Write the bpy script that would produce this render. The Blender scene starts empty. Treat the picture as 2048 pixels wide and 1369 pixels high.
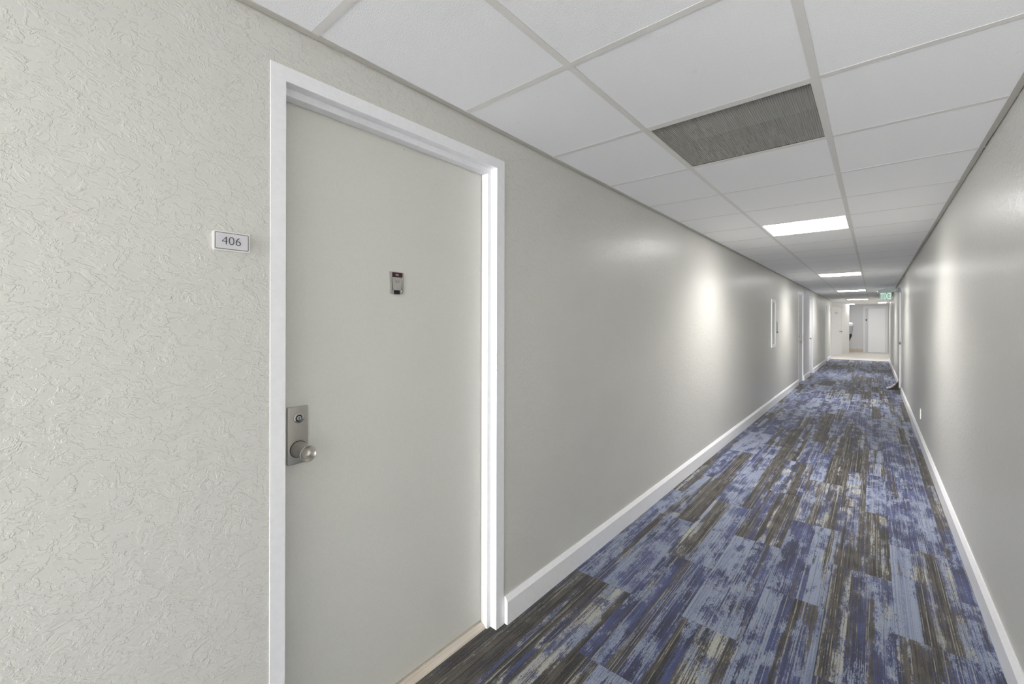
import bpy, bmesh, math, random
from mathutils import Vector, Matrix

# ------------------------------------------------------------------ camera, world, exposure
scene = bpy.context.scene
col = scene.collection
random.seed(4)
cam_d = bpy.data.cameras.new('camera')
cam_d.sensor_width = 36.0
cam_d.sensor_fit = 'HORIZONTAL'
cam_d.lens = 850.634 / 2048 * 36.0
cam_d.shift_y = -39.79 / 2048
cam_d.clip_start = 0.02
cam_d.clip_end = 200
cam = bpy.data.objects.new('camera', cam_d)
col.objects.link(cam)
scene.camera = cam
YAW, ROLL = -0.7056, 0.0023
fw = Vector((math.sin(YAW), math.cos(YAW), 0))
rt = Vector((math.cos(YAW), -math.sin(YAW), 0))
up = Vector((0, 0, 1))
rt2 = math.cos(ROLL) * rt + math.sin(ROLL) * up
up2 = -math.sin(ROLL) * rt + math.cos(ROLL) * up
M = Matrix((rt2, up2, -fw)).transposed().to_4x4()
M.translation = Vector((1.2608, 0.0, 1.3606))
cam.matrix_world = M

world = bpy.data.worlds.new('world')
scene.world = world
world.use_nodes = True
world.node_tree.nodes['Background'].inputs[0].default_value = (0.99, 0.995, 1.0, 1)   # overcast daylight, let in for fill by the added fill_window_1 and fill_window_2
world.node_tree.nodes['Background'].inputs[1].default_value = 290.0
portal_d = bpy.data.lights.new('fill_window_portal', 'AREA')
portal_d.shape = 'RECTANGLE'; portal_d.size, portal_d.size_y = 1.59, 1.88
portal_d.cycles.is_portal = True
portal = bpy.data.objects.new('fill_window_portal', portal_d)
portal.location = (0.825, -11.99, 0.96); portal.rotation_euler = (math.radians(90), 0, 0)
col.objects.link(portal)
portal2_d = bpy.data.lights.new('fill_window_portal', 'AREA')
portal2_d.shape = 'RECTANGLE'; portal2_d.size, portal2_d.size_y = 1.60, 3.4
portal2_d.cycles.is_portal = True
portal2 = bpy.data.objects.new('fill_window_portal', portal2_d)
portal2.location = (-0.01, -5.7, 1.10); portal2.rotation_euler = (0, math.radians(-90), 0)
col.objects.link(portal2)

scene.view_settings.view_transform = 'Standard'
scene.view_settings.look = 'None'
scene.view_settings.gamma = 1.0
scene.view_settings.use_curve_mapping = False
scene.view_settings.exposure = 0.0
LAMP = 17.0            # radiance of the corridor light panels' diffusers
LAMP_POWER = 21.5     # beam through their prismatic lenses, watts
LOBBY_LAMP = 22.0
scene.cycles.diffuse_bounces = 10
scene.cycles.glossy_bounces = 4
scene.cycles.max_bounces = 14
scene.cycles.sample_clamp_indirect = 6.0
scene.cycles.use_denoising = True

# ------------------------------------------------------------------ key dimensions (metres)
XL, XR = -0.008, 1.664        # wall faces
H = 2.2022                    # underside of the ceiling grid
Y0, Y1 = -12.0, 20.05          # corridor run
RUN_A, RUN_B = 0.4951, 1.1047 # main runners
ROW0, ROWS = 1.1812, 0.6096
def row(k): return ROW0 + ROWS * k

# ------------------------------------------------------------------ helpers
def lin(c):
    return tuple(((v / 255) / 12.92 if v / 255 <= 0.04045 else ((v / 255 + 0.055) / 1.055) ** 2.4) for v in c) + (1.0,)

class MB:
    """collects shapes, links them as one mesh object"""
    def __init__(s): s.bm = bmesh.new()
    def box(s, a, b, bevel=0.0, seg=2, mat=None):
        bm = bmesh.new()
        bmesh.ops.create_cube(bm, size=1)
        for v in bm.verts:
            v.co = Vector([(a[i] + b[i]) / 2 + v.co[i] * (b[i] - a[i]) for i in range(3)])
        if bevel > 0:
            bmesh.ops.bevel(bm, geom=list(bm.edges), offset=bevel, segments=seg, profile=0.5, affect='EDGES')
        if mat is not None: bm.transform(mat)
        s.add(bm)
        return s
    def add(s, bm):
        me = bpy.data.meshes.new('tmp'); bm.to_mesh(me); bm.free()
        s.bm.from_mesh(me); bpy.data.meshes.remove(me)
    def prism(s, pts, ax, a, b):
        """polygon pts in the two other axes, extruded along axis ax from a to b"""
        o = [i for i in range(3) if i != ax]
        lo, hi = [], []
        for p in pts:
            c = [0, 0, 0]; c[o[0]], c[o[1]] = p
            c[ax] = a; lo.append(s.bm.verts.new(c)); c[ax] = b; hi.append(s.bm.verts.new(c))
        n = len(pts)
        s.bm.faces.new(lo); s.bm.faces.new(hi)
        for i in range(n): s.bm.faces.new((lo[i], lo[(i + 1) % n], hi[(i + 1) % n], hi[i]))
        return s
    def lathe(s, prof, origin, axis='X', n=40, sgn=1):
        """profile of (distance, radius) revolved round an axis through origin"""
        rings = []
        for d, r in prof:
            ring = []
            for k in range(n):
                t = 2 * math.pi * k / n
                u, w = r * math.cos(t), r * math.sin(t)
                c = {'X': (sgn * d, u, w), 'Y': (u, sgn * d, w), 'Z': (u, w, sgn * d)}[axis]
                ring.append(s.bm.verts.new(Vector(origin) + Vector(c)))
            rings.append(ring)
        for a, b in zip(rings, rings[1:]):
            for k in range(n): s.bm.faces.new((a[k], a[(k + 1) % n], b[(k + 1) % n], b[k]))
        s.bm.faces.new(rings[0]); s.bm.faces.new(rings[-1])
        return s
    def build(s, name, mat, parent=None, smooth=False):
        bmesh.ops.recalc_face_normals(s.bm, faces=s.bm.faces)
        me = bpy.data.meshes.new(name)
        s.bm.to_mesh(me); s.bm.free()
        if mat: me.materials.append(mat)
        o = bpy.data.objects.new(name, me)
        col.objects.link(o)
        if parent:
            o.parent = parent
            p, loc = parent, Vector((0, 0, 0))
            while p: loc += p.location; p = p.parent
            me.transform(Matrix.Translation(-loc))
        if smooth:
            for f in me.polygons: f.use_smooth = True
            me.set_sharp_from_angle(angle=math.radians(35))
        return o

def empty(name, loc):
    o = bpy.data.objects.new(name, None)
    o.location = loc; o.empty_display_size = 0.1
    col.objects.link(o)
    return o
def tag(o, label, cat=None, group=None, kind=None):
    o['label'] = label
    if cat: o['category'] = cat
    if group: o['group'] = group
    if kind: o['kind'] = kind
    return o
def struct(o, label=None):
    o['kind'] = 'structure'
    if label: o['label'] = label
    return o
def copy_tree(o, dv, parent=None):
    c = o.copy(); col.objects.link(c)
    if parent: c.parent = parent
    else: c.location = o.location + Vector(dv)
    for ch in list(o.children): copy_tree(ch, dv, c)
    return c

# ------------------------------------------------------------------ materials
def new_mat(name):
    m = bpy.data.materials.new(name); m.use_nodes = True
    return m, m.node_tree, m.node_tree.nodes['Principled BSDF']
class NT:
    """small shader-node writer"""
    def __init__(s, nt): s.nt = nt
    def node(s, typ, ins={}, **kw):
        n = s.nt.nodes.new(typ)
        for k, v in kw.items(): setattr(n, k, v)
        for k, v in ins.items():
            if hasattr(v, 'is_output') or isinstance(v, bpy.types.NodeSocket): s.nt.links.new(v, n.inputs[k])
            else: n.inputs[k].default_value = v
        return n
    def math(s, op, a, b=0.0, c=None, clamp=False):
        ins = {0: a, 1: b}
        if c is not None: ins[2] = c
        return s.node('ShaderNodeMath', ins, operation=op, use_clamp=clamp).outputs[0]
    def step(s, x, lo, hi):
        return s.node('ShaderNodeMapRange', {0: x, 1: lo, 2: hi, 3: 0.0, 4: 1.0}, interpolation_type='SMOOTHSTEP').outputs[0]
    def vec(s, x, y, z=0.0):
        return s.node('ShaderNodeCombineXYZ', {0: x, 1: y, 2: z}).outputs[0]
    def noise(s, v, scale=1.0, detail=2.0, rough=0.5, dist=0.0):
        return s.node('ShaderNodeTexNoise', {'Vector': v, 'Scale': scale, 'Detail': detail, 'Roughness': rough, 'Distortion': dist}).outputs['Fac']
    def mix(s, f, a, b):
        n = s.node('ShaderNodeMix', data_type='RGBA')
        for i, v in ((0, f), (6, a), (7, b)):
            if isinstance(v, bpy.types.NodeSocket): s.nt.links.new(v, n.inputs[i])
            else: n.inputs[i].default_value = v
        return n.outputs[2]
    def scale(s, v, sc):
        return s.node('ShaderNodeVectorMath', {0: v, 1: sc}, operation='MULTIPLY').outputs[0]
    def pos(s): return s.node('ShaderNodeNewGeometry').outputs['Position']

def paint(name, rgb, rough=0.45, spec=0.5, metal=0.0, bump=0.0, bscale=300.0):
    m, nt, b = new_mat(name)
    b.inputs['Base Color'].default_value = lin(rgb)
    b.inputs['Roughness'].default_value = rough
    b.inputs['Specular IOR Level'].default_value = spec
    b.inputs['Metallic'].default_value = metal
    N = NT(nt)
    n = N.noise(N.pos(), bscale, 3.0)
    c = N.mix(N.step(n, 0.3, 0.7), lin([v * 0.985 for v in rgb]), lin(rgb))
    nt.links.new(c, b.inputs['Base Color'])
    if bump:
        bn = N.node('ShaderNodeBump', {'Height': n, 'Strength': 0.5, 'Distance': bump})
        nt.links.new(bn.outputs[0], b.inputs['Normal'])
    return m

def wall_material(name, rgb, depth=0.0008):
    """painted skip-trowel plaster: thin overlapping flat patches with ridged edges"""
    m, nt, b = new_mat(name)
    N = NT(nt)
    p = N.pos()
    warp = N.node('ShaderNodeTexNoise', {'Vector': p, 'Scale': 14.0, 'Detail': 2.0}).outputs['Color']
    w = N.node('ShaderNodeVectorMath', {0: warp, 1: (0.5, 0.5, 0.5)}, operation='SUBTRACT').outputs[0]
    w = N.scale(w, (0.05, 0.05, 0.05))
    q = N.node('ShaderNodeVectorMath', {0: p, 1: w}, operation='ADD').outputs[0]
    q = N.scale(q, (0.8, 0.8, 1.25))
    n1 = N.noise(q, 34.0, 4.0, 0.62)
    n2 = N.noise(N.node('ShaderNodeVectorMath', {0: q, 1: (7.3, 2.1, 4.4)}, operation='ADD').outputs[0], 52.0, 3.5, 0.6)
    n3 = N.noise(N.node('ShaderNodeVectorMath', {0: q, 1: (1.7, 9.1, 3.3)}, operation='ADD').outputs[0], 85.0, 2.5, 0.6)
    big = N.noise(p, 5.0, 2.0)
    a1 = N.step(n1, 0.50, 0.545)
    a2 = N.step(n2, 0.55, 0.60)
    a3 = N.step(n3, 0.56, 0.63)
    a3 = N.math('MULTIPLY', a3, N.step(big, 0.38, 0.58))
    h = N.math('ADD', N.math('MULTIPLY', a1, 0.55), N.math('MULTIPLY', a2, 0.5))
    h = N.math('ADD', h, N.math('MULTIPLY', a3, 0.35))
    h = N.math('ADD', h, N.math('MULTIPLY', N.noise(p, 420.0, 2.0), 0.10))
    bn = N.node('ShaderNodeBump', {'Height': h, 'Strength': 1.0, 'Distance': depth})
    nt.links.new(bn.outputs[0], b.inputs['Normal'])
    tone = N.mix(N.step(N.noise(p, 1.3, 3.0), 0.3, 0.7), lin([v * 0.985 for v in rgb]), lin(rgb))
    nt.links.new(tone, b.inputs['Base Color'])
    b.inputs['Roughness'].default_value = 0.33
    b.inputs['Specular IOR Level'].default_value = 0.5
    return m

def carpet_material():
    """25 x 100 cm carpet planks, streaked blue, grey and brown, laid ashlar along the corridor"""
    m, nt, b = new_mat('carpet')
    N = NT(nt)
    sep = N.node('ShaderNodeSeparateXYZ', {0: N.pos()})
    x, y = sep.outputs[0], sep.outputs[1]
    u = N.math('DIVIDE', N.math('SUBTRACT', x, 0.083 - 2.0), 0.25)
    ci = N.math('FLOOR', u)
    v = N.math('DIVIDE', N.math('SUBTRACT', y, 0.03 - 9.9), 0.99)
    v = N.math('ADD', v, N.math('MULTIPLY', N.math('MODULO', ci, 2.0), 0.5))
    ri = N.math('FLOOR', v)
    wn = N.node('ShaderNodeTexWhiteNoise', {0: N.vec(ci, ri, 3.7)}, noise_dimensions='3D')
    rs = N.node('ShaderNodeSeparateColor', {0: wn.outputs['Color']})
    r1, r2, r3 = rs.outputs[0], rs.outputs[1], rs.outputs[2]
    wn2 = N.node('ShaderNodeTexWhiteNoise', {0: N.vec(ci, ri, 8.2)}, noise_dimensions='3D')
    r4 = wn2.outputs['Value']
    # the print of a plank falls into two strips of its own
    split = N.math('ADD', 0.32, N.math('MULTIPLY', r3, 0.36))
    si = N.math('GREATER_THAN', N.math('FRACT', u), split)
    wn3 = N.node('ShaderNodeTexWhiteNoise', {0: N.vec(N.math('ADD', N.math('MULTIPLY', ci, 2.0), si), ri, 1.3)}, noise_dimensions='3D')
    rs3 = N.node('ShaderNodeSeparateColor', {0: wn3.outputs['Color']})
    r1, r3, r4 = rs3.outputs[0], rs3.outputs[1], rs3.outputs[2]
    # each plank shows another stretch of the pattern; yarns run lengthwise, about 4 mm apart
    px = N.math('ADD', x, N.math('MULTIPLY', r1, 37.0))
    py = N.math('ADD', y, N.math('MULTIPLY', r2, 53.0))
    yi = N.math('FLOOR', N.math('DIVIDE', px, 0.0030))
    yx = N.math('MULTIPLY', yi, 0.0030)
    yarn = N.math('SUBTRACT', N.node('ShaderNodeTexWhiteNoise', {0: N.vec(yi, ri, ci)}, noise_dimensions='3D').outputs['Value'], 0.5)
    dash = N.math('SUBTRACT', N.noise(N.vec(N.math('MULTIPLY', yi, 3.13), N.math('MULTIPLY', py, 46.0)), 1.0, 3.0, 0.65), 0.5)
    longd = N.math('SUBTRACT', N.noise(N.vec(N.math('MULTIPLY', yi, 1.71), N.math('MULTIPLY', py, 5.0), 7.0), 1.0, 2.0, 0.5), 0.5)
    band = N.noise(N.vec(N.math('MULTIPLY', yx, 19.0), N.math('MULTIPLY', py, 0.55)), 1.0, 3.0, 0.55)
    band2 = N.noise(N.vec(N.math('MULTIPLY', yx, 13.0), N.math('MULTIPLY', py, 1.1), 4.0), 1.0, 3.0, 0.55)
    cloud = N.noise(N.vec(N.math('MULTIPLY', px, 12.0), N.math('MULTIPLY', py, 5.0)), 1.0, 4.0, 0.6)
    cloud2 = N.noise(N.vec(N.math('MULTIPLY', px, 8.0), N.math('MULTIPLY', py, 4.0), 5.0), 1.0, 3.0, 0.55)
    grain = N.noise(N.vec(N.math('MULTIPLY', px, 420.0), N.math('MULTIPLY', py, 300.0)), 1.0, 2.0, 0.7)
    g = N.math('SUBTRACT', grain, 0.5)
    def total(*terms):
        r = None
        for t, wgt in terms:
            q = t if wgt == 1.0 else N.math('MULTIPLY', t, wgt)
            r = q if r is None else N.math('ADD', r, q)
        return r
    # ground: navy to mid blue, in soft clouds
    bl = total((cloud2, 1.0), (yarn, 0.10), (longd, 0.35), (g, 0.30))
    blue = N.mix(N.step(bl, 0.34, 0.62), lin(C_NAVY), lin(C_BLUE))
    # blue-grey wash, yarn by yarn
    ws = total((band2, 0.6), (cloud, 0.4), (yarn, 0.16), (longd, 0.35), (dash, 0.30), (N.math('SUBTRACT', r3, 0.5), 0.14))
    c = N.mix(N.step(ws, 0.42, 0.56), blue, lin(C_MID))
    # light worn patches with ragged yarn ends
    lt = total((cloud, 0.65), (band2, 0.35), (yarn, 0.07), (dash, 0.34), (longd, 0.22), (g, 0.22), (N.math('SUBTRACT', r3, 0.5), 0.12))
    cream = N.step(total((cloud2, 1.0), (N.math('SUBTRACT', r4, 0.5), 0.5)), 0.56, 0.66)
    lightc = N.mix(cream, lin(C_LIGHT), lin(C_CREAM))
    lightc = N.mix(N.math('MULTIPLY', N.step(total((yarn, 1.0), (dash, 0.8), (longd, 0.8)), 0.02, 0.4), 0.62), lightc, lin(C_MID))
    c = N.mix(N.step(lt, 0.472, 0.516), c, lightc)
    # brown to charcoal bands, some planks mostly brown
    dk = total((band, 0.80), (cloud2, 0.20), (yarn, 0.08), (dash, 0.16), (longd, 0.18), (g, 0.16), (N.math('SUBTRACT', r4, 0.5), 0.30))
    # the plank running out of the doorway along the wall is a dark one
    door_plank = N.math('MULTIPLY', N.math('LESS_THAN', x, 0.083), N.math('LESS_THAN', y, 2.01))
    dk = N.math('ADD', dk, N.math('MULTIPLY', door_plank, 0.24))
    dmask = N.step(dk, 0.548, 0.580)
    brown = N.mix(N.step(total((cloud, 1.0), (yarn, 0.35), (longd, 0.5), (g, 0.3)), 0.36, 0.66), lin(C_COAL), lin(C_BROWN))
    c = N.mix(dmask, c, brown)
    # pale single yarns
    tm = N.step(total((yarn, 1.0), (longd, 0.7), (dash, 0.35)), 0.42, 0.50)
    c = N.mix(N.math('MULTIPLY', tm, 0.55), c, lin(C_CREAM))
    td = N.step(total((yarn, -1.0), (longd, 0.8), (dash, 0.45)), 0.38, 0.46)
    c = N.mix(N.math('MULTIPLY', td, 0.45), c, lin(C_COAL))
    # loop-pile speckle
    c = N.mix(N.math('MULTIPLY', N.step(grain, 0.50, 0.34), 0.62), c, lin((18, 18, 26)))
    c = N.mix(N.math('MULTIPLY', N.step(grain, 0.56, 0.70), 0.30), c, lin(C_CREAM))
    # seams between planks
    fu = N.math('FRACT', u); fv = N.math('FRACT', v)
    eu = N.math('MULTIPLY', N.math('MINIMUM', fu, N.math('SUBTRACT', 1.0, fu)), 0.25)
    ev = N.math('MULTIPLY', N.math('MINIMUM', fv, N.math('SUBTRACT', 1.0, fv)), 0.99)
    e = N.math('MINIMUM', eu, ev)
    seam = N.step(e, 0.0018, 0.0003)
    c = N.mix(N.math('MULTIPLY', seam, 0.35), c, lin((30, 30, 38)))
    nt.links.new(c, b.inputs['Base Color'])
    hgt = N.math('ADD', grain, N.math('MULTIPLY', yarn, 0.4))
    hgt = N.math('SUBTRACT', hgt, N.math('MULTIPLY', seam, 0.8))
    bn = N.node('ShaderNodeBump', {'Height': hgt, 'Strength': 0.7, 'Distance': 0.002})
    nt.links.new(bn.outputs[0], b.inputs['Normal'])
    b.inputs['Roughness'].default_value = 0.8
    b.inputs['Specular IOR Level'].default_value = 0.25
    b.inputs['Sheen Weight'].default_value = 0.15
    b.inputs['Sheen Roughness'].default_value = 0.5
    return m
C_LIGHT, C_CREAM, C_MID = (138, 147, 168), (168, 167, 160), (90, 97, 132)
C_NAVY, C_BLUE, C_COAL, C_BROWN = (28, 31, 64), (58, 67, 112), (16, 15, 16), (78, 71, 64)

def tile_material():
    m, nt, b = new_mat('ceiling_tile')
    N = NT(nt)
    p = N.pos()
    n = N.noise(p, 260.0, 3.0, 0.7)
    speck = N.step(N.noise(p, 520.0, 1.0), 0.66, 0.74)
    c = N.mix(N.step(n, 0.3, 0.7), lin((240, 240, 240)), lin((247, 247, 247)))
    c = N.mix(N.math('MULTIPLY', speck, 0.25), c, lin((190, 190, 188)))
    c = N.mix(N.math('MULTIPLY', N.step(N.noise(p, 17.0, 2.0), 0.74, 0.78), 0.06), c, lin((150, 140, 125)))
    nt.links.new(c, b.inputs['Base Color'])
    bn = N.node('ShaderNodeBump', {'Height': n, 'Strength': 0.6, 'Distance': 0.0012})
    nt.links.new(bn.outputs[0], b.inputs['Normal'])
    b.inputs['Roughness'].default_value = 0.9
    b.inputs['Specular IOR Level'].default_value = 0.15
    return m

def brushed(name, rgb, rough=0.32):
    m, nt, b = new_mat(name)
    N = NT(nt)
    p = N.scale(N.pos(), (900.0, 900.0, 40.0))
    n = N.noise(p, 1.0, 2.0)
    c = N.mix(n, lin([v * 0.9 for v in rgb]), lin(rgb))
    nt.links.new(c, b.inputs['Base Color'])
    b.inputs['Metallic'].default_value = 1.0
    r = N.node('ShaderNodeMapRange', {0: n, 1: 0.0, 2: 1.0, 3: rough - 0.06, 4: rough + 0.08})
    nt.links.new(r.outputs[0], b.inputs['Roughness'])
    return m

def lamp_material(name, strength, rgb=(1.0, 0.985, 0.96)):
    m, nt, b = new_mat(name)
    N = NT(nt)
    b.inputs['Base Color'].default_value = (0.85, 0.85, 0.85, 1)
    d = N.noise(N.pos(), 90.0, 1.0)
    e = N.mix(d, (rgb[0] * 0.97, rgb[1] * 0.97, rgb[2] * 0.97, 1), (*rgb, 1))
    nt.links.new(e, b.inputs['Emission Color'])
    b.inputs['Emission Strength'].default_value = strength
    return m

def threshold_material():
    m, nt, b = new_mat('threshold_metal')
    N = NT(nt)
    n = N.noise(N.scale(N.pos(), (160.0, 3.0, 160.0)), 1.0, 3.0)
    c = N.mix(N.step(n, 0.3, 0.7), lin((196, 184, 170)), lin((214, 206, 194)))
    nt.links.new(c, b.inputs['Base Color'])
    b.inputs['Roughness'].default_value = 0.5
    return m

def flange_material():
    """off-white wall angle with dirt flecks along it"""
    m, nt, b = new_mat('wall_angle_paint')
    N = NT(nt)
    p = N.pos()
    d = N.step(N.noise(N.scale(p, (60.0, 26.0, 60.0)), 1.0, 4.0, 0.7), 0.66, 0.72)
    c = N.mix(N.math('MULTIPLY', d, 0.55), lin((182, 179, 170)), lin((80, 73, 62)))
    nt.links.new(c, b.inputs['Base Color'])
    b.inputs['Roughness'].default_value = 0.5
    return m

WALL_RGB = (202, 201, 195)
M_wall = wall_material('plaster_wall', WALL_RGB)
M_lobbywall = paint('lobby_wall_paint', (222, 222, 220), 0.5, bump=0.0006, bscale=120)
M_lobbyback = paint('lobby_back_paint', (198, 199, 201), 0.5)
M_white = paint('white_trim_paint', (236, 236, 238), 0.35, bump=0.0003, bscale=60)
M_door = paint('door_paint', (221, 220, 213), 0.42, bump=0.0002, bscale=140)
M_inset = paint('grey_inset_paint', (192, 192, 194), 0.45)
M_fardoor = paint('pale_door_paint', (230, 230, 232), 0.45)
M_panelwhite = paint('smooth_white', (214, 215, 217), 0.5)
M_carpet = carpet_material()
M_tile = tile_material()
M_grid = paint('grid_paint', (224, 222, 217), 0.5)
M_angle = flange_material()
M_lobbyfloor = paint('lobby_floor_tile', (216, 211, 204), 0.3, bscale=6)
M_steel = brushed('brushed_steel', (200, 197, 191), 0.34)
M_chrome = brushed('chrome', (205, 205, 205), 0.14)
M_black = paint('black_gap', (16, 15, 15), 0.6)
M_darkred = paint('dark_red_plate', (58, 22, 28), 0.35)
M_ink = paint('dark_ink', (34, 32, 42), 0.5)
M_border = paint('sign_border', (84, 82, 82), 0.5)
M_signface = paint('sign_face', (207, 205, 209), 0.4)
M_signrim = paint('sign_rim', (222, 221, 216), 0.35)
M_alu = paint('dull_aluminium', (172, 170, 162), 0.34, spec=0.8)
M_duct = paint('duct_metal', (56, 53, 50), 0.3, spec=0.9)
M_lamp = lamp_material('light_panel', LAMP)
M_lobbylamp = lamp_material('lobby_light_panel', LOBBY_LAMP)
M_thresh = threshold_material()
M_greyplastic = paint('grey_plastic', (150, 150, 150), 0.5)
M_basebeige = paint('beige_base', (190, 178, 160), 0.5)
M_bag = paint('bag_grey', (150, 150, 158), 0.35, bscale=40)
M_bagwhite = paint('bag_white', (226, 226, 230), 0.3)
M_bagbrown = paint('bag_brown', (132, 96, 74), 0.6)
M_redbrown = paint('red_brown_plastic', (146, 110, 106), 0.5)

# ------------------------------------------------------------------ the setting
ZT = H + 0.0012      # underside of the tiles
# door openings in the wall faces: (y0, y1, z top)
SW = (-7.4, -4.0, 0.30, 1.90)      # side window added behind the viewer for fill light: y0, y1, sill, head
L_OPEN = [(-7.4, -4.0, 1.90), (0.500, 1.385, 2.042), (11.20, 12.00, 2.012), (13.25, 14.10, 2.012), (17.95, 18.62, 1.99)]
R_OPEN = [(11.15, 12.05, 2.012)]
def wall_run(name, x0, x1, y0, y1, opens, mat, ztop=2.34):
    mb = MB(); y = y0
    for a, b, z in opens:
        a -= 0.012; b += 0.012; z += 0.012
        mb.box((x0, y, -0.02), (x1, a, ztop)); mb.box((x0, a, z), (x1, b, ztop)); y = b
    mb.box((x0, y, -0.02), (x1, y1, ztop))
    return struct(mb.build(name, mat))
wall_l = wall_run('wall_left', XL - 0.16, XL, Y0, Y1, L_OPEN, M_wall)
SWB = MB().box((XL - 0.16, SW[0] - 0.012, 0.0), (XL, SW[1] + 0.012, SW[2])); struct(SWB.build('wall_left_sill', M_wall), 'wall below the added side window')
wall_l['label'] = 'long greige textured plaster wall with the numbered door'
wall_r = wall_run('wall_right', XR, XR + 0.16, Y0, Y1, R_OPEN, M_wall)
wall_r['label'] = 'greige textured plaster wall opposite the numbered door'
WX0, WX1, WZ0, WZ1 = 0.03, 1.62, 0.02, 1.90
struct(MB().box((XL - 0.16, Y0 - 0.12, -0.02), (WX0, Y0, 2.34)).box((WX1, Y0 - 0.12, -0.02), (XR + 0.16, Y0, 2.34))
       .box((WX0, Y0 - 0.12, -0.02), (WX1, Y0, WZ0)).box((WX0, Y0 - 0.12, WZ1), (WX1, Y0, 2.34)).build('wall_back', M_wall), 'corridor end wall behind the viewer')
fill_win = struct(empty('fill_window_1', ((WX0 + WX1) / 2, Y0 - 0.06, (WZ0 + WZ1) / 2)), 'tall end window added behind the viewer for fill light')  # end window added to brighten the ceiling and walls
f = MB()
f.box((WX0, Y0 - 0.09, WZ0), (WX0 + 0.04, Y0 - 0.03, WZ1)).box((WX1 - 0.04, Y0 - 0.09, WZ0), (WX1, Y0 - 0.03, WZ1))
f.box((WX0 + 0.04, Y0 - 0.09, WZ0), (WX1 - 0.04, Y0 - 0.03, WZ0 + 0.04)).box((WX0 + 0.04, Y0 - 0.09, WZ1 - 0.04), (WX1 - 0.04, Y0 - 0.03, WZ1))
f.box(((WX0 + WX1) / 2 - 0.02, Y0 - 0.09, WZ0 + 0.04), ((WX0 + WX1) / 2 + 0.02, Y0 - 0.03, WZ1 - 0.04))
f.build('fill_window_frame', M_white, fill_win)
gm = bpy.data.materials.new('fill_window_glass'); gm.use_nodes = True
gn = NT(gm.node_tree); gm.node_tree.nodes.remove(gm.node_tree.nodes['Principled BSDF'])
gx = gn.node('ShaderNodeMixShader', {0: 0.06})
gm.node_tree.links.new(gn.node('ShaderNodeBsdfTransparent').outputs[0], gx.inputs[1])
gm.node_tree.links.new(gn.node('ShaderNodeBsdfGlossy', {'Roughness': 0.02}).outputs[0], gx.inputs[2])
gm.node_tree.links.new(gx.outputs[0], gm.node_tree.nodes['Material Output'].inputs[0])
MB().box((WX0 + 0.03, Y0 - 0.064, WZ0 + 0.03), (WX1 - 0.03, Y0 - 0.058, WZ1 - 0.03)).build('fill_window_pane', gm, fill_win)

struct(MB().box((XL - 0.17, Y0, -0.03), (XR + 0.17, Y1, 0.0)).build('floor', M_carpet), 'blue, grey and brown plank carpet')
struct(MB().box((-1.7, Y1, -0.03), (1.95, 25.75, 0.002)).build('floor_lobby', M_lobbyfloor), 'cream lobby floor beyond the carpet')

fill_win2 = struct(empty('fill_window_2', (XL - 0.08, (SW[0] + SW[1]) / 2, 1.1)), 'wide side window added behind the viewer for fill light')  # side window added to even out the fill light
f = MB()
xa_, xb_ = XL - 0.11, XL - 0.05
f.box((xa_, SW[0], SW[2]), (xb_, SW[1], SW[2] + 0.04)).box((xa_, SW[0], SW[3] - 0.04), (xb_, SW[1], SW[3]))
for yy in (SW[0], SW[0] + 1.12, SW[0] + 2.24, SW[1] - 0.04): f.box((xa_, yy, SW[2] + 0.04), (xb_, yy + 0.04, SW[3] - 0.04))
f.build('fill_window_frame', M_white, fill_win2)
MB().box((XL - 0.083, SW[0] + 0.02, SW[2] + 0.02), (XL - 0.077, SW[1] - 0.02, SW[3] - 0.02)).build('fill_window_pane', gm, fill_win2)

# ceiling tiles (lay-in, in one mesh), leaving the bays of lights and vents open
LIGHT_ROWS = [-11, 5, 13, 21]
LIGHT4 = 30
VENT_ROW, VENT2_ROW = 1, 12
mb = MB()
k0 = math.floor((Y0 - ROW0) / ROWS)
k1 = math.ceil((Y1 - ROW0) / ROWS)
for k in range(k0, 31):
    ya, yb = max(row(k), Y0), row(k + 1)
    for c, (xa, xb) in enumerate(((XL, RUN_A), (RUN_A, RUN_B), (RUN_B, XR))):
        if c == 1 and (k in LIGHT_ROWS or k in (VENT_ROW, VENT2_ROW, LIGHT4)): continue
        if c == 0: xa = XL + 0.0202
        if c == 2: xb = XR - 0.0208
        dz = random.choice((0, 0, 0.0003, 0.0006))
        mb.box((xa + 0.002, ya + 0.002, ZT + dz), (xb - 0.002, yb - 0.002, ZT + 0.016 + dz))
mb.box((-1.7, row(31), ZT), (1.95, 25.75, ZT + 0.02))
mb.box((-1.7, Y1, ZT + 0.001), (XL - 0.002, row(31) + 0.01, ZT + 0.02))
mb.box((XR + 0.002, Y1, ZT + 0.001), (1.95, row(31) + 0.01, ZT + 0.02))
struct(mb.build('ceiling', M_tile), 'white lay-in ceiling tiles')
# unseen slab and cores added to block daylight above tiles and behind doors
struct(MB().box((-2.0, Y0 - 0.12, 2.345), (2.2, 25.9, 2.45)).build('light_block_top', M_greyplastic), 'unseen slab added above the ceiling to block daylight')
struct(MB().box((XL - 0.34, -3.9, -0.03), (XL - 0.20, Y1 + 0.1, 2.345)).box((XL - 0.34, Y0 - 0.12, -0.03), (XL - 0.165, -7.5, 2.345)).build('light_block_left', M_greyplastic), 'unseen core added behind the left wall to block daylight')
struct(MB().box((XR + 0.20, Y0 - 0.12, -0.03), (XR + 0.34, Y1 - 0.11, 2.345)).box((XR + 0.16, Y0 - 0.12, -0.03), (XR + 0.20, Y0, 2.345)).build('light_block_right', M_greyplastic), 'unseen core added behind the right wall to block daylight')
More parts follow.
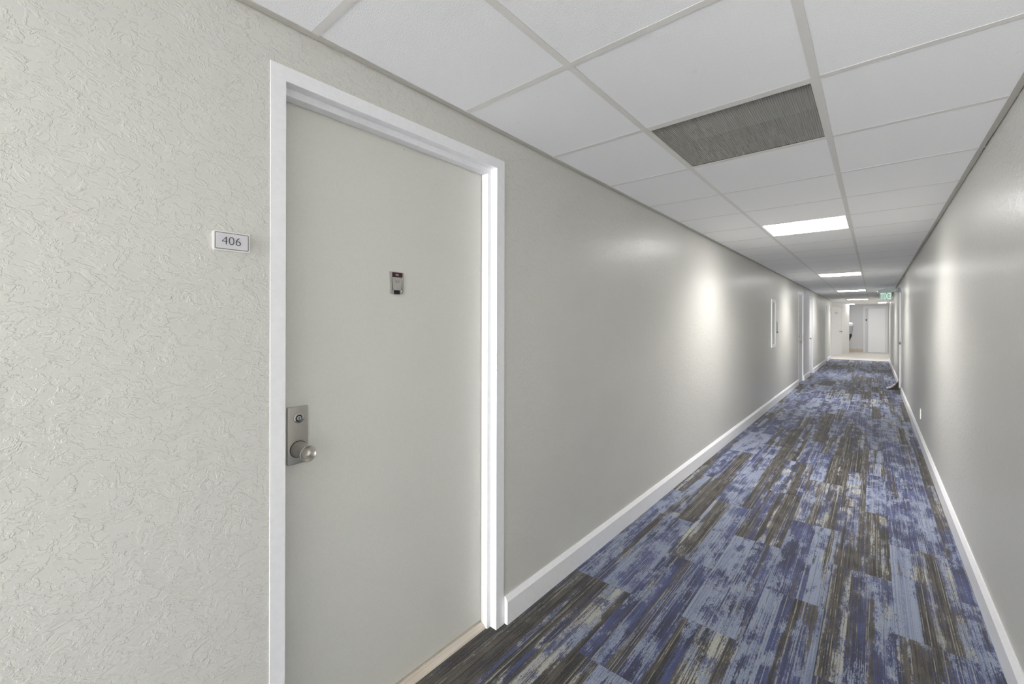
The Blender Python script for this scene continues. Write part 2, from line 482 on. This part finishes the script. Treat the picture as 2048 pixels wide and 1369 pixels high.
# exposed T-bar grid
mb = MB()
T = 0.012
for xr in (RUN_A, RUN_B):
    mb.box((xr - T, Y0, H), (xr + T, row(31), H + 0.0009))
for k in range(k0 + 1, 32):
    for xa, xb in ((XL, RUN_A - T), (RUN_A + T, RUN_B - T), (RUN_B + T, XR)):
        z = H + random.uniform(0.0006, 0.0008)
        mb.box((xa, row(k) - T, z), (xb, row(k) + T, H + 0.0010))
struct(mb.build('trim_1', M_grid), 'white metal ceiling grid')
# wall angles with a thin uneven gap to the wall
def angle(name, x0, x1, gap_at):
    bm = bmesh.new(); n = 120; prev = None
    rnd = random.Random(name)
    for i in range(n + 1):
        y = Y0 + (Y1 - Y0) * i / n
        g = 0.0030 + 0.0070 * max(0, rnd.random() - 0.45)
        a, b = (x0 + g, x1) if gap_at == 0 else (x0, x1 - g)
        vs = [bm.verts.new((a, y, H - 0.0030)), bm.verts.new((b, y, H - 0.0030)), bm.verts.new((b, y, H + 0.002)), bm.verts.new((a, y, H + 0.002))]
        if prev:
            for q in range(4): bm.faces.new((prev[q], prev[(q + 1) % 4], vs[(q + 1) % 4], vs[q]))
        else: bm.faces.new(vs)
        prev = vs
    bm.faces.new(prev)
    m = MB(); m.add(bm)
    return struct(m.build(name, M_angle), 'narrow metal edge angle between ceiling and wall')
angle('trim_2', XL, XL + 0.021, 0)
angle('trim_3', XR - 0.022, XR, 1)

# baseboards: flat board with a chamfered top
BH, BT = 0.122, 0.019
def baseboard(name, wall_x, sgn, y0, y1, h=BH):
    t = BT * sgn
    prof = [(wall_x, 0.0), (wall_x + t, 0.0), (wall_x + t, h - 0.020), (wall_x + t * 0.72, h - 0.012), (wall_x + t * 0.30, h), (wall_x, h)]
    return struct(MB().prism(prof, 1, y0, y1).build(name, M_white), 'white baseboard')
CAS = 0.050
baseboard('baseboard_left', XL, 1, Y0, 0.455)
baseboard('baseboard_left.001', XL, 1, 1.441, 11.20 - CAS)
baseboard('baseboard_left.002', XL, 1, 12.00 + CAS, 13.25 - CAS)
baseboard('baseboard_left.003', XL, 1, 14.10 + CAS, 17.95 - CAS)
baseboard('baseboard_left.004', XL, 1, 18.62 + CAS, Y1)
baseboard('baseboard_right', XR, -1, Y0, 11.15 - CAS)
baseboard('baseboard_right.001', XR, -1, 12.05 + CAS, Y1)

# ------------------------------------------------------------------ doors
def door_frame(root, side, y0, y1, z, cw=CAS, leaf_x=0.075, stop=0.022, stop_at=0.034, name='door_frame', cw0=None, stop0=None):
    """painted frame: face casing, jamb lining and a stepped stop; side +1 = left wall (faces +X)"""
    w = XL if side > 0 else XR
    cw0 = cw if cw0 is None else cw0
    stop0 = stop if stop0 is None else stop0
    d = lambda t: w - t * side
    mb = MB()
    bx = lambda a, b, c, e, g, h, bv=0.0: mb.box((min(a, b), c, g), (max(a, b), e, h), bv)
    # casing faces
    bx(d(-0.0015), d(0.004), y0 - cw0, y0 + 0.0008, 0.0, z, 0.0004)
    bx(d(-0.0015), d(0.004), y1 - 0.0008, y1 + cw, 0.0, z, 0.0004)
    bx(d(-0.0015), d(0.004), y0 - cw0, y1 + cw, z - 0.0008, z + 0.041, 0.0004)
    # lining
    bx(d(-0.0010), d(0.13), y0 - 0.012, y0, 0.0, z)
    bx(d(-0.0010), d(0.13), y1, y1 + 0.012, 0.0, z)
    bx(d(-0.0010), d(0.13), y0 - 0.012, y1 + 0.012, z, z + 0.012)
    # stops
    bx(d(stop_at), d(leaf_x), y0 - 0.002, y0 + stop0, 0.0, z - stop, 0.0015)
    bx(d(stop_at), d(leaf_x), y1 - stop, y1 + 0.002, 0.0, z - stop, 0.0015)
    bx(d(stop_at), d(leaf_x), y0 - 0.002, y1 + 0.002, z - stop, z + 0.002, 0.0015)
    return mb.build(name, M_white, root, smooth=False)

def letters(text, size, mat, name, parent, origin, xdir, ydir, extrude=0.0006, align='CENTER', bold=0.0, mirror=False, sx=1.0, sy=1.0):
    cu = bpy.data.curves.new('txt', 'FONT')
    cu.body = text; cu.size = size; cu.align_x = align; cu.align_y = 'CENTER'
    cu.extrude = extrude; cu.offset = bold
    tmp = bpy.data.objects.new('txt', cu); col.objects.link(tmp)
    dg = bpy.context.evaluated_depsgraph_get()
    me = bpy.data.meshes.new_from_object(tmp.evaluated_get(dg))
    bpy.data.objects.remove(tmp); bpy.data.curves.remove(cu)
    xd, yd = Vector(xdir), Vector(ydir)
    zd = xd.cross(yd)
    xd, yd = xd * sx, yd * sy
    if mirror: xd = -xd
    R = Matrix((xd, yd, zd)).transposed().to_4x4()
    R.translation = Vector(origin)
    bm = bmesh.new(); bm.from_mesh(me); bpy.data.meshes.remove(me)
    bm.transform(R)
    m = MB(); m.add(bm)
    return m.build(name, mat, parent)

# --- the near door, 406
D1 = -0.083
d1 = struct(empty('door_1', (D1, 0.9425, 0)), 'flat grey-beige door with steel knob, number plate beside it')
d1['category'] = 'door'
MB().box((D1 - 0.040, 0.503, 0.022), (D1, 1.382, 2.030), 0.0012).build('door_leaf', M_door, d1)
fr = door_frame(d1, 1, 0.500, 1.385, 2.042, leaf_x=0.0722, cw0=0.040, stop0=0.012)
MB().lathe([(0, 0.0016), (0.0006, 0.0015)], (D1 - 0.0003, 0.952, 2.008), n=12).build('pin_hole', M_black, d1)
# worn chips on the frame edge
for ya_, za, zb in ((1.3856, 1.205, 1.224), (1.3862, 1.183, 1.200), (1.3855, 1.175, 1.179), (1.3858, 1.146, 1.152)):
    MB().box((XL + 0.0008, ya_ - 0.0012, za), (XL + 0.0019, ya_ + 0.0008, zb), 0.0003).build('paint_chip', M_greyplastic, fr)
thr = MB().prism([(D1 - 0.04, 0.0), (-0.050, 0.0), (-0.053, 0.006), (-0.074, 0.019), (D1 - 0.04, 0.019)], 1, 0.500, 1.385)
thr.build('threshold', M_thresh, d1)
# lock plate with keyhole and tulip knob
PX = D1 + 0.0095
plate = MB().box((D1 - 0.002, 0.533, 0.9275), (PX, 0.594, 1.1015), 0.0022, 3).build('lock_plate', M_steel, d1, smooth=True)
KY, KZ = 0.5645, 1.067
MB().lathe([(0, 0.0155), (0.0035, 0.0150), (0.0050, 0.0105), (0.0030, 0.0085)], (PX - 0.0005, KY, KZ), n=36).build('keyhole_collar', M_chrome, plate, smooth=True)
MB().lathe([(0, 0.0084), (0.0046, 0.0084), (0.0050, 0.0078)], (PX - 0.0005, KY, KZ), n=32).build('cylinder_ring', M_black, plate, smooth=True)
MB().lathe([(0, 0.0068), (0.0054, 0.0068), (0.0060, 0.0062)], (PX - 0.0005, KY, KZ), n=32).build('key_cylinder', M_chrome, plate, smooth=True)
MB().prism([(KY - 0.0008, KZ - 0.0045), (KY + 0.0008, KZ - 0.0045), (KY + 0.0009, KZ), (KY + 0.0018, KZ + 0.0018), (KY, KZ + 0.0036), (KY - 0.0018, KZ + 0.0018), (KY - 0.0009, KZ)], 0, PX + 0.004, PX + 0.0058).build('keyhole', M_black, plate)
NY, NZ = 0.5655, 0.9715
MB().lathe([(0, 0.0262), (0.0012, 0.0262)], (PX - 0.0006, NY, NZ), n=48).build('knob_gap', M_black, plate)
MB().lathe([(0, 0.0248), (0.010, 0.0240), (0.020, 0.0215), (0.027, 0.0180), (0.032, 0.0158), (0.038, 0.0152), (0.046, 0.0165), (0.054, 0.0195),
            (0.060, 0.0224), (0.0640, 0.0240), (0.0655, 0.0240), (0.0660, 0.0226), (0.0640, 0.0216), (0.0500, 0.0150), (0.0460, 0.0115), (0.0445, 0.0060), (0.0440, 0.0005)],
           (PX - 0.0002, NY, NZ), n=64).build('knob', M_steel, plate, smooth=True)
# knocker with viewer, dark name window and slot
kx = D1
kn = MB()
kn.prism([(0.8885, 1.5440), (0.9455, 1.5440), (0.9445, 1.4660), (0.9340, 1.4620), (0.9000, 1.4620), (0.8925, 1.4680)], 0, kx - 0.001, kx + 0.004)
kn = kn.build('door_knocker', M_chrome, d1)
MB().box((kx + 0.003, 0.8890, 1.4640), (kx + 0.010, 0.8945, 1.5420), 0.001).build('side_rail', M_chrome, kn)
MB().box((kx + 0.003, 0.9385, 1.4700), (kx + 0.010, 0.9440, 1.5420), 0.001).build('side_rail', M_chrome, kn)
MB().box((kx + 0.003, 0.8990, 1.5250), (kx + 0.0065, 0.9370, 1.5420)).build('name_window', M_darkred, kn)
letters('406', 0.0095, M_signrim, 'window_digits', kn, (kx + 0.0068, 0.917, 1.5330), (0, 1, 0), (0, 0, 1), 0.0003)
MB().prism([(0.8955, 1.5220), (0.9385, 1.5220), (0.9350, 1.4780), (0.9000, 1.4780)], 0, kx + 0.003, kx + 0.0085).build('knocker_flap', M_alu, kn)
ring = MB()
for i in range(9):
    t0, t1 = math.radians(180 + 20 * i), math.radians(180 + 20 * (i + 1))
    r = 0.0062
    ring.prism([(0.916 + r * math.cos(t0), 1.5125 + r * math.sin(t0)), (0.916 + (r + 0.0022) * math.cos(t0), 1.5125 + (r + 0.0022) * math.sin(t0)),
                (0.916 + (r + 0.0022) * math.cos(t1), 1.5125 + (r + 0.0022) * math.sin(t1)), (0.916 + r * math.cos(t1), 1.5125 + r * math.sin(t1))], 0, kx + 0.008, kx + 0.0115)
ring.build('finger_lip', M_chrome, kn)
MB().box((kx + 0.003, 0.9080, 1.4625), (kx + 0.0078, 0.9280, 1.4765)).build('viewer_slot', M_black, kn)

# --- room number plate
sg = tag(empty('room_sign', (XL, 0.372, 1.565)), 'small pale number plate reading 406 on the textured wall beside the door', 'sign')
def rounded(y0, y1, z0, z1, r, n=6):
    pts = []
    for cy, cz, a in ((y1 - r, z1 - r, 0), (y0 + r, z1 - r, 90), (y0 + r, z0 + r, 180), (y1 - r, z0 + r, 270)):
        for i in range(n + 1):
            t = math.radians(a + 90 * i / n); pts.append((cy + r * math.cos(t), cz + r * math.sin(t)))
    return pts
SY0, SY1, SZ0, SZ1 = 0.3265, 0.4090, 1.5418, 1.5913
MB().prism(rounded(SY0, SY1, SZ0, SZ1, 0.004), 0, XL - 0.001, XL + 0.0046).build('plate', M_signrim, sg)
MB().prism(rounded(SY0 + 0.0030, SY1 - 0.0036, SZ0 + 0.0038, SZ1 - 0.0030, 0.003), 0, XL + 0.004, XL + 0.0050).build('border', M_border, sg)
MB().prism(rounded(SY0 + 0.0047, SY1 - 0.0053, SZ0 + 0.0055, SZ1 - 0.0047, 0.0022), 0, XL + 0.0046, XL + 0.0054).build('sign_face', M_signface, sg)
letters('406', 0.0300, M_ink, 'digits', sg, (XL + 0.0058, 0.3660, 1.5668), (0, 1, 0), (0, 0, 1), 0.0003, bold=-0.0005, sx=1.0, sy=1.02)

# --- far doors along the corridor
def far_door(n, side, y0, y1, z, label, leaf_mat, hardware, rec=0.045, cw=CAS):
    w = XL if side > 0 else XR
    lx = w - rec * side
    root = struct(empty('door_%d' % n, (lx, (y0 + y1) / 2, 0)), label)
    root['category'] = 'door'
    a, b = lx - 0.04 * side, lx
    MB().box((min(a, b), y0 + 0.003, 0.012), (max(a, b), y1 - 0.003, z - 0.012), 0.001).build('door_leaf', leaf_mat, root)
    door_frame(root, side, y0, y1, z, cw=cw, leaf_x=rec - 0.0008, stop_at=rec * 0.45)
    for kind, yy, zz in hardware:
        if kind == 'knob':
            MB().lathe([(0, 0.030), (0.006, 0.029), (0.010, 0.012), (0.030, 0.012), (0.036, 0.024), (0.050, 0.028), (0.060, 0.022), (0.064, 0.002)],
                       (lx, yy, zz), n=24, sgn=side).build('knob', M_steel, root, smooth=True)
        elif kind == 'lock':
            MB().lathe([(0, 0.032), (0.010, 0.030), (0.016, 0.022), (0.022, 0.020), (0.024, 0.002)], (lx, yy, zz), n=24, sgn=side).build('lock_cylinder', M_steel, root, smooth=True)
        elif kind == 'hinge':
            MB().box((min(lx, lx + 0.012 * side), yy - 0.02, zz - 0.05), (max(lx, lx + 0.012 * side), yy + 0.02, zz + 0.05), 0.002).build('hinge', M_signrim, root)
    return root
far_door(2, 1, 11.20, 12.00, 2.012, 'pale grey door with a lock and knob, just past the framed wall panel', M_fardoor,
         [('lock', 11.30, 1.055), ('knob', 11.32, 0.945)], rec=0.018)
far_door(3, 1, 13.25, 14.10, 2.012, 'pale grey door with a single round knob, past the white wall section', M_fardoor, [('knob', 13.42, 0.958)], rec=0.032)
far_door(4, 1, 17.95, 18.62, 1.99, 'white framed doorway at the carpet end of the long wall', M_white, [], rec=0.02)
far_door(5, -1, 11.15, 12.05, 2.012, 'grey door under the exit sign with a crumpled bag at its foot', M_door, [('knob', 11.25, 0.965)], rec=0.020)
# left wall between the two far doors, smoother and whiter than the rest
struct(MB().box((XL - 0.004, 12.00 + CAS, BH), (XL + 0.003, 13.25 - CAS, H - 0.001)).build('wall_left.001', M_panelwhite), 'smooth white wall section between two doors')

# ------------------------------------------------------------------ ceiling fixtures
def light_panel(k, label):
    ya, yb = row(k) + T, row(k + 1) - T
    xa, xb = RUN_A + T, RUN_B - T
    r = tag(empty('ceiling_light', ((xa + xb) / 2, (ya + yb) / 2, H)), label, 'ceiling light', 'square ceiling light panels')
    f = MB()
    f.box((xa, ya, H + 0.003), (xa + 0.008, yb, H + 0.03)).box((xb - 0.008, ya, H + 0.003), (xb, yb, H + 0.03))
    f.box((xa + 0.008, ya, H + 0.003), (xb - 0.008, ya + 0.008, H + 0.03)).box((xa + 0.008, yb - 0.008, H + 0.003), (xb - 0.008, yb, H + 0.03))
    f.build('frame', M_grid, r)
    MB().box((xa + 0.008, ya + 0.008, H + 0.005), (xb - 0.008, yb - 0.008, H + 0.012)).build('diffuser', M_lamp, r)
    ld = bpy.data.lights.new('panel_light', 'AREA')
    ld.shape = 'SQUARE'; ld.size = xb - xa - 0.03
    ld.energy = LAMP_POWER; ld.color = (1.0, 0.985, 0.96); ld.spread = math.radians(132)
    lo = bpy.data.objects.new('panel_light', ld); col.objects.link(lo)
    lo.parent = r; lo.location = (0, 0, 0.0035)
    return r
lp = light_panel(5, 'largest visible white light panel, between the dark grille and the pale vent')
for k, lab in ((13, 'bright white light panel directly beyond the pale ceiling vent'), (21, 'thin looking light panel roughly level with the exit sign'),
               (30, 'light panel at the carpet end, just before the lobby'), (-11, 'light panel farther back along the corridor than the numbered door')):
    c = copy_tree(lp, (0, row(k) - row(5), 0)); c['label'] = lab

def grille(k, label, cell, depth, mat, boxed):
    ya, yb = row(k) + T, row(k + 1) - T
    xa, xb = RUN_A + T, RUN_B - T
    r = tag(empty('ceiling_vent', ((xa + xb) / 2, (ya + yb) / 2, H)), label, 'vent')
    f = MB()
    e = 0.004
    f.box((xa, ya, H + 0.001), (xa + e, yb, H + 0.004)).box((xb - e, ya, H + 0.001), (xb, yb, H + 0.004))
    f.box((xa + e, ya, H + 0.001), (xb - e, ya + (0.016 if boxed else e), H + 0.004)).box((xa + e, yb - e, H + 0.001), (xb - e, yb, H + 0.0014))
    f.build('frame', M_grid, r)
    g = MB()
    n = int((xb - xa) / cell)
    t = cell * (0.13 if boxed else 0.02)
    for i in range(1, n):
        x = xa + (xb - xa) * i / n
        if boxed: g.box((x - t, ya + e, H + 0.003), (x + t, yb - e, H + 0.003 + depth))
        else:
            y = ya + (yb - ya) * i / n
            g.box((xa + e, y - 0.009, H + 0.003), (xb - e, y + 0.009, H + 0.0045))
        if boxed:
            y = ya + (yb - ya) * i / n
            g.box((xa + e, y - 0.0004, H + 0.0052), (xb - e, y + 0.0004, H + 0.0062))
    g.build('grille', mat, r)
    return r, (xa, xb, ya, yb)
v1, (xa, xb, ya, yb) = grille(VENT_ROW, 'square dark metal egg-crate return grille in the ceiling in front of the light', 0.0076, 0.0035, M_alu, True)
b_ = MB()
zt = H + 0.34
b_.box((xa - 0.004, ya - 0.004, zt), (xb + 0.004, yb + 0.004, zt + 0.004))
b_.box((xa - 0.004, ya - 0.004, H + 0.0045), (xa, yb + 0.004, zt)).box((xb, ya - 0.004, H + 0.0045), (xb + 0.004, yb + 0.004, zt))
b_.box((xa, ya - 0.004, H + 0.0045), (xb, ya, zt)).box((xa, yb, H + 0.0045), (xb, yb + 0.004, zt))
b_.build('duct_box', M_duct, v1)
v2, (xa, xb, ya, yb) = grille(VENT2_ROW, 'pale grey louvred vent set just before the second light panel', 0.03, 0.012, M_grid, False)
MB().box((xa, ya, H + 0.010), (xb, yb, H + 0.013)).build('back_plate', M_greyplastic, v2)

# --- exit sign on the right wall
EY = 12.70
ex = tag(empty('exit_sign', (XR, EY, 2.09)), 'green edge-lit exit sign, letters seen from behind, on a bracket from the wall', 'exit sign')
M_exitgreen = paint('exit_housing_green', (84, 106, 99), 0.35)
m_, nt_, b__ = new_mat('exit_glow'); N_ = NT(nt_)
gcol = N_.mix(N_.noise(N_.pos(), 30.0, 1.0), (0.56, 0.82, 0.68, 1), (0.64, 0.88, 0.75, 1))
nt_.links.new(gcol, b__.inputs['Emission Color']); b__.inputs['Emission Strength'].default_value = 0.55
b__.inputs['Base Color'].default_value = (0.32, 0.52, 0.42, 1)
M_exitglow = m_
M_exitdim = paint('exit_panel_green', (62, 118, 92), 0.3)
MB().prism([(1.285, 2.062), (1.300, 2.042), (1.340, 2.034), (XR - 0.02, 2.055), (XR - 0.02, 2.128), (1.48, 2.132), (1.34, 2.112), (1.292, 2.092)], 1, EY - 0.045, EY + 0.045).build('housing', M_exitgreen, ex)
MB().box((XR - 0.021, EY - 0.06, 2.04), (XR - 0.001, EY + 0.06, 2.14), 0.003).build('wall_mount', M_greyplastic, ex)
MB().box((1.300, EY - 0.047, 2.062), (1.325, EY - 0.044, 2.082), 0.001).build('test_lamp', M_exitglow, ex)
MB().box((1.352, EY - 0.004, 1.878), (1.556, EY + 0.004, 2.050), 0.001).build('panel', M_exitdim, ex)
letters('EXIT', 0.20, M_exitglow, 'exit_letters', ex, (1.454, EY - 0.0055, 1.955), (1, 0, 0), (0, 0, 1), 0.0008, bold=0.006, mirror=True, sx=0.44, sy=0.98)

# --- framed panel on the left wall, bracket beside it
pn = tag(empty('wall_panel', (XL, 8.04, 1.36)), 'tall narrow white framed panel mounted on the long wall before the far doors', 'wall panel')
p0, p1, q0, q1 = 7.945, 8.300, 0.955, 1.745
MB().box((XL - 0.002, p0, q0), (XL + 0.012, p0 + 0.05, q1), 0.002).box((XL - 0.002, p1 - 0.045, q0), (XL + 0.012, p1, q1), 0.002) \
    .box((XL - 0.002, p0 + 0.05, q1 - 0.05), (XL + 0.012, p1 - 0.045, q1), 0.002).box((XL - 0.002, p0 + 0.05, q0), (XL + 0.012, p1 - 0.045, q0 + 0.05), 0.002).build('frame', M_white, pn)
MB().box((XL - 0.002, p0 + 0.06, q0 + 0.04), (XL + 0.003, p1 - 0.04, q1 - 0.04)).build('inset_door', M_inset, pn)
br = tag(empty('wall_bracket', (XL, 8.5, 1.28)), 'slim grey upright bracket on the wall right behind the framed panel', 'bracket')
MB().box((XL - 0.001, 8.47, 1.205), (XL + 0.009, 8.50, 1.380), 0.002).build('bar', M_greyplastic, br)
MB().box((XL - 0.001, 8.465, 1.188), (XL + 0.016, 8.505, 1.208), 0.002).build('foot', M_border, br)

# --- outlet on the right wall
ot = tag(empty('wall_outlet', (XR, 6.70, 0.33)), 'pale outlet plate low on the wall opposite the framed panel', 'outlet')
MB().box((XR - 0.007, 6.665, 0.272), (XR + 0.001, 6.735, 0.386), 0.002).build('cover_plate', M_signrim, ot)
for z in (0.305, 0.352):
    MB().lathe([(0, 0.016), (0.002, 0.0155)], (XR - 0.0065, 6.70, z), sgn=-1, n=24).build('socket', M_signface, ot)

# --- crumpled bag by the right-hand door
bg = tag(empty('crumpled_bag', (1.55, 11.68, 0)), 'crumpled grey and white bag with a brown edge lying against the grey door frame', 'bag')
def sheet(nx, ny, fn, th=0.006):
    bm = bmesh.new()
    g = [[bm.verts.new(fn(i / nx, j / ny)) for j in range(ny + 1)] for i in range(nx + 1)]
    for i in range(nx):
        for j in range(ny): bm.faces.new((g[i][j], g[i + 1][j], g[i + 1][j + 1], g[i][j + 1]))
    bmesh.ops.recalc_face_normals(bm, faces=bm.faces)
    bmesh.ops.solidify(bm, geom=list(bm.faces), thickness=th)
    m = MB(); m.add(bm); return m
rn = random.Random(11)
jit = [[(rn.uniform(-1, 1), rn.uniform(-1, 1)) for _ in range(20)] for _ in range(20)]
def crease(u, v, a):
    i, j = int(u * 9.99), int(v * 9.99)
    return a * jit[i][j][0]
def bag_top(u, v):
    x = 1.452 + 0.185 * u + crease(u, v, 0.006)
    y = 11.60 + 0.28 * v - 0.03 * u
    z = 0.012 + 0.175 * u ** 1.3 * (1 - 0.35 * v) + crease(v, u, 0.012)
    return (x, y, max(z, 0.008))
sheet(12, 10, bag_top).build('bag_body', M_bag, bg)
def bag_fold(u, v):
    x = 1.462 + 0.12 * u; y = 11.585 + 0.05 * v + crease(u, v, 0.008)
    return (x, y, 0.014 + 0.10 * u ** 1.4 + 0.014 * v + crease(v, u, 0.006))
sheet(8, 4, bag_fold, 0.004).build('white_fold', M_bagwhite, bg)
def bag_edge(u, v):
    return (1.535 + 0.105 * u, 11.572 + 0.02 * v, 0.030 + 0.155 * u ** 1.2 + 0.012 * v)
sheet(8, 2, bag_edge, 0.006).build('brown_edge', M_bagbrown, bg)
MB().prism([(1.505, 0.002), (1.638, 0.002), (1.638, 0.165), (1.60, 0.10), (1.55, 0.030)], 1, 11.60, 11.80).build('underside', M_black, bg)  # black wedge stands in for the shadow under the raised sheet

# ------------------------------------------------------------------ the lobby at the far end
A0, A1 = Vector((-0.085, 21.45, 0)), Vector((0.405, 24.35, 0))
ad = (A1 - A0).normalized(); an = Vector((ad.y, -ad.x, 0))     # faces the corridor side
RA = Matrix((ad, -an, Vector((0, 0, 1)))).transposed().to_4x4(); RA.translation = A0
LA = (A1 - A0).length
struct(MB().box((0, 0, 0), (LA, 0.12, H + 0.002), mat=RA).build('wall_lobby_angled', M_lobbywall), 'white angled lobby wall with a door')
struct(MB().box((-1.7, Y1, 0), (XL - 0.165, Y1 + 0.1, H + 0.002)).box((-0.2, Y1 + 0.1, 0), (-0.06, 21.5, H + 0.002)).build('wall_lobby_left', M_lobbywall), 'short white wall beside the carpet end')
struct(MB().box((-1.82, Y1, 0), (-1.7, 25.75, H + 0.002)).build('wall_lobby_side', M_lobbywall), 'white lobby side wall')
struct(MB().box((-1.7, 25.55, 0), (1.95, 25.75, H + 0.002)).build('wall_lobby_back', M_lobbyback), 'pale grey lobby back wall')
struct(MB().box((1.95, Y1, 0), (2.07, 25.75, H + 0.002)).box((XR + 0.16, Y1 - 0.1, 0), (1.95, Y1, H + 0.002)).build('wall_lobby_right', M_lobbywall), 'white lobby wall past the corridor corner')
struct(MB().box((-1.7, 25.535, 0.002), (0.86, 25.55, 0.15)).build('baseboard_lobby', M_basebeige), 'beige base of the lobby back wall')
# door on the angled wall
da = struct(empty('door_6', A0 + ad * 0.9), 'white door with a dark lever and closer on the angled lobby wall'); da['category'] = 'door'
def ang(a, b, nm, m, bv=0.0, par=None):
    return MB().box(a, b, bv, mat=RA).build(nm, m, par or da)
ang((0.12, -0.012, 0.01), (1.62, 0.001, 2.02), 'door_leaf', M_white, 0.002)
ang((0.02, -0.020, 0.0), (0.12, 0.001, 2.10), 'door_frame', M_lobbywall)
ang((1.62, -0.020, 0.0), (1.80, 0.001, 2.10), 'door_frame', M_lobbywall)
ang((0.12, -0.020, 2.03), (1.62, 0.001, 2.10), 'door_frame', M_lobbywall)
ang((1.10, -0.075, 0.975), (1.52, -0.045, 1.005), 'lever_handle', M_greyplastic, 0.004)
ang((1.46, -0.050, 0.960), (1.50, -0.010, 1.020), 'lever_rose', M_greyplastic, 0.003)
ang((0.55, -0.060, 1.74), (0.80, -0.010, 1.80), 'door_closer', M_signface, 0.004)
# back wall door and its surround
db = struct(empty('door_7', (1.33, 25.53, 0)), 'plain pale grey door in the lobby back wall'); db['category'] = 'door'
MB().box((1.045, 25.525, 0.012), (1.625, 25.551, 2.03), 0.002).build('door_leaf', M_fardoor, db)
MB().box((0.865, 25.505, 0.002), (0.945, 25.551, 2.13)).box((1.625, 25.505, 0.002), (1.72, 25.551, 2.13)).box((0.945, 25.505, 2.04), (1.625, 25.551, 2.13)).build('door_frame', M_panelwhite, db)
MB().box((1.02, 25.52, 0.002), (1.625, 25.551, 0.012)).build('door_sill', M_greyplastic, db)
bp = MB().box((0.955, 25.535, 1.455), (0.998, 25.551, 1.530), 0.002).build('call_plate', M_ink)
tag(bp, 'small dark plate on the lobby back wall beside the plain door', 'plate')
# hanging bundle past the angled wall
hb = tag(empty('hanging_bundle', (0.41, 24.48, 1.0)), 'grey and white bundle with a dark tip showing past the angled wall end', 'bundle')
def blob(prof, mat, nm, sx=1.0):
    b = MB(); b.lathe(prof, (0.41, 24.475, 0), axis='Z', n=24)
    for v in b.bm.verts:
        t = math.atan2(v.co.y - 24.475, v.co.x - 0.41)
        k = 1 + 0.06 * math.sin(5 * t + v.co.z * 20)
        v.co.x = 0.41 + (v.co.x - 0.41) * k * sx; v.co.y = 24.475 + (v.co.y - 24.475) * k
    return b.build(nm, mat, hb, smooth=True)
blob([(1.22, 0.10), (1.27, 0.125), (1.33, 0.125), (1.375, 0.09), (1.39, 0.02)], M_bagwhite, 'bundle_top')
blob([(0.86, 0.075), (0.98, 0.095), (1.10, 0.112), (1.22, 0.118), (1.235, 0.06)], M_bag, 'bundle_body')
blob([(0.56, 0.004), (0.68, 0.045), (0.78, 0.085), (0.86, 0.08), (0.875, 0.03)], M_ink, 'bundle_tip')
MB().box((0.375, 24.362, 1.372), (0.405, 24.48, 1.388), 0.002).build('hook', M_steel, hb)
# lobby lights
def lobby_light(x0, x1, y0, y1, label):
    r = tag(empty('recessed_light', ((x0 + x1) / 2, (y0 + y1) / 2, H)), label, 'ceiling light', 'lobby ceiling lights')
    f = MB(); e = 0.012
    f.box((x0 - e, y0 - e, ZT - 0.006), (x0, y1 + e, ZT - 0.0005)).box((x1, y0 - e, ZT - 0.006), (x1 + e, y1 + e, ZT - 0.0005))
    f.box((x0, y0 - e, ZT - 0.006), (x1, y0, ZT - 0.0005)).box((x0, y1, ZT - 0.006), (x1, y1 + e, ZT - 0.0005))
    f.build('frame', M_grid, r)
    MB().box((x0, y0, ZT - 0.004), (x1, y1, ZT - 0.0008)).build('diffuser', M_lobbylamp, r)
    return r
lobby_light(0.425, 0.585, 23.9, 24.6, 'short lobby ceiling light beside the angled wall end')
lobby_light(1.385, 1.630, 23.0, 23.8, 'lobby ceiling light in front of the plain back door')
al = MB().box((1.652, 20.02, 2.00), (1.6635, 20.045, 2.12), 0.002).build('alarm_strobe', M_redbrown)
tag(al, 'small red-brown alarm unit high at the corner of the corridor end', 'alarm')
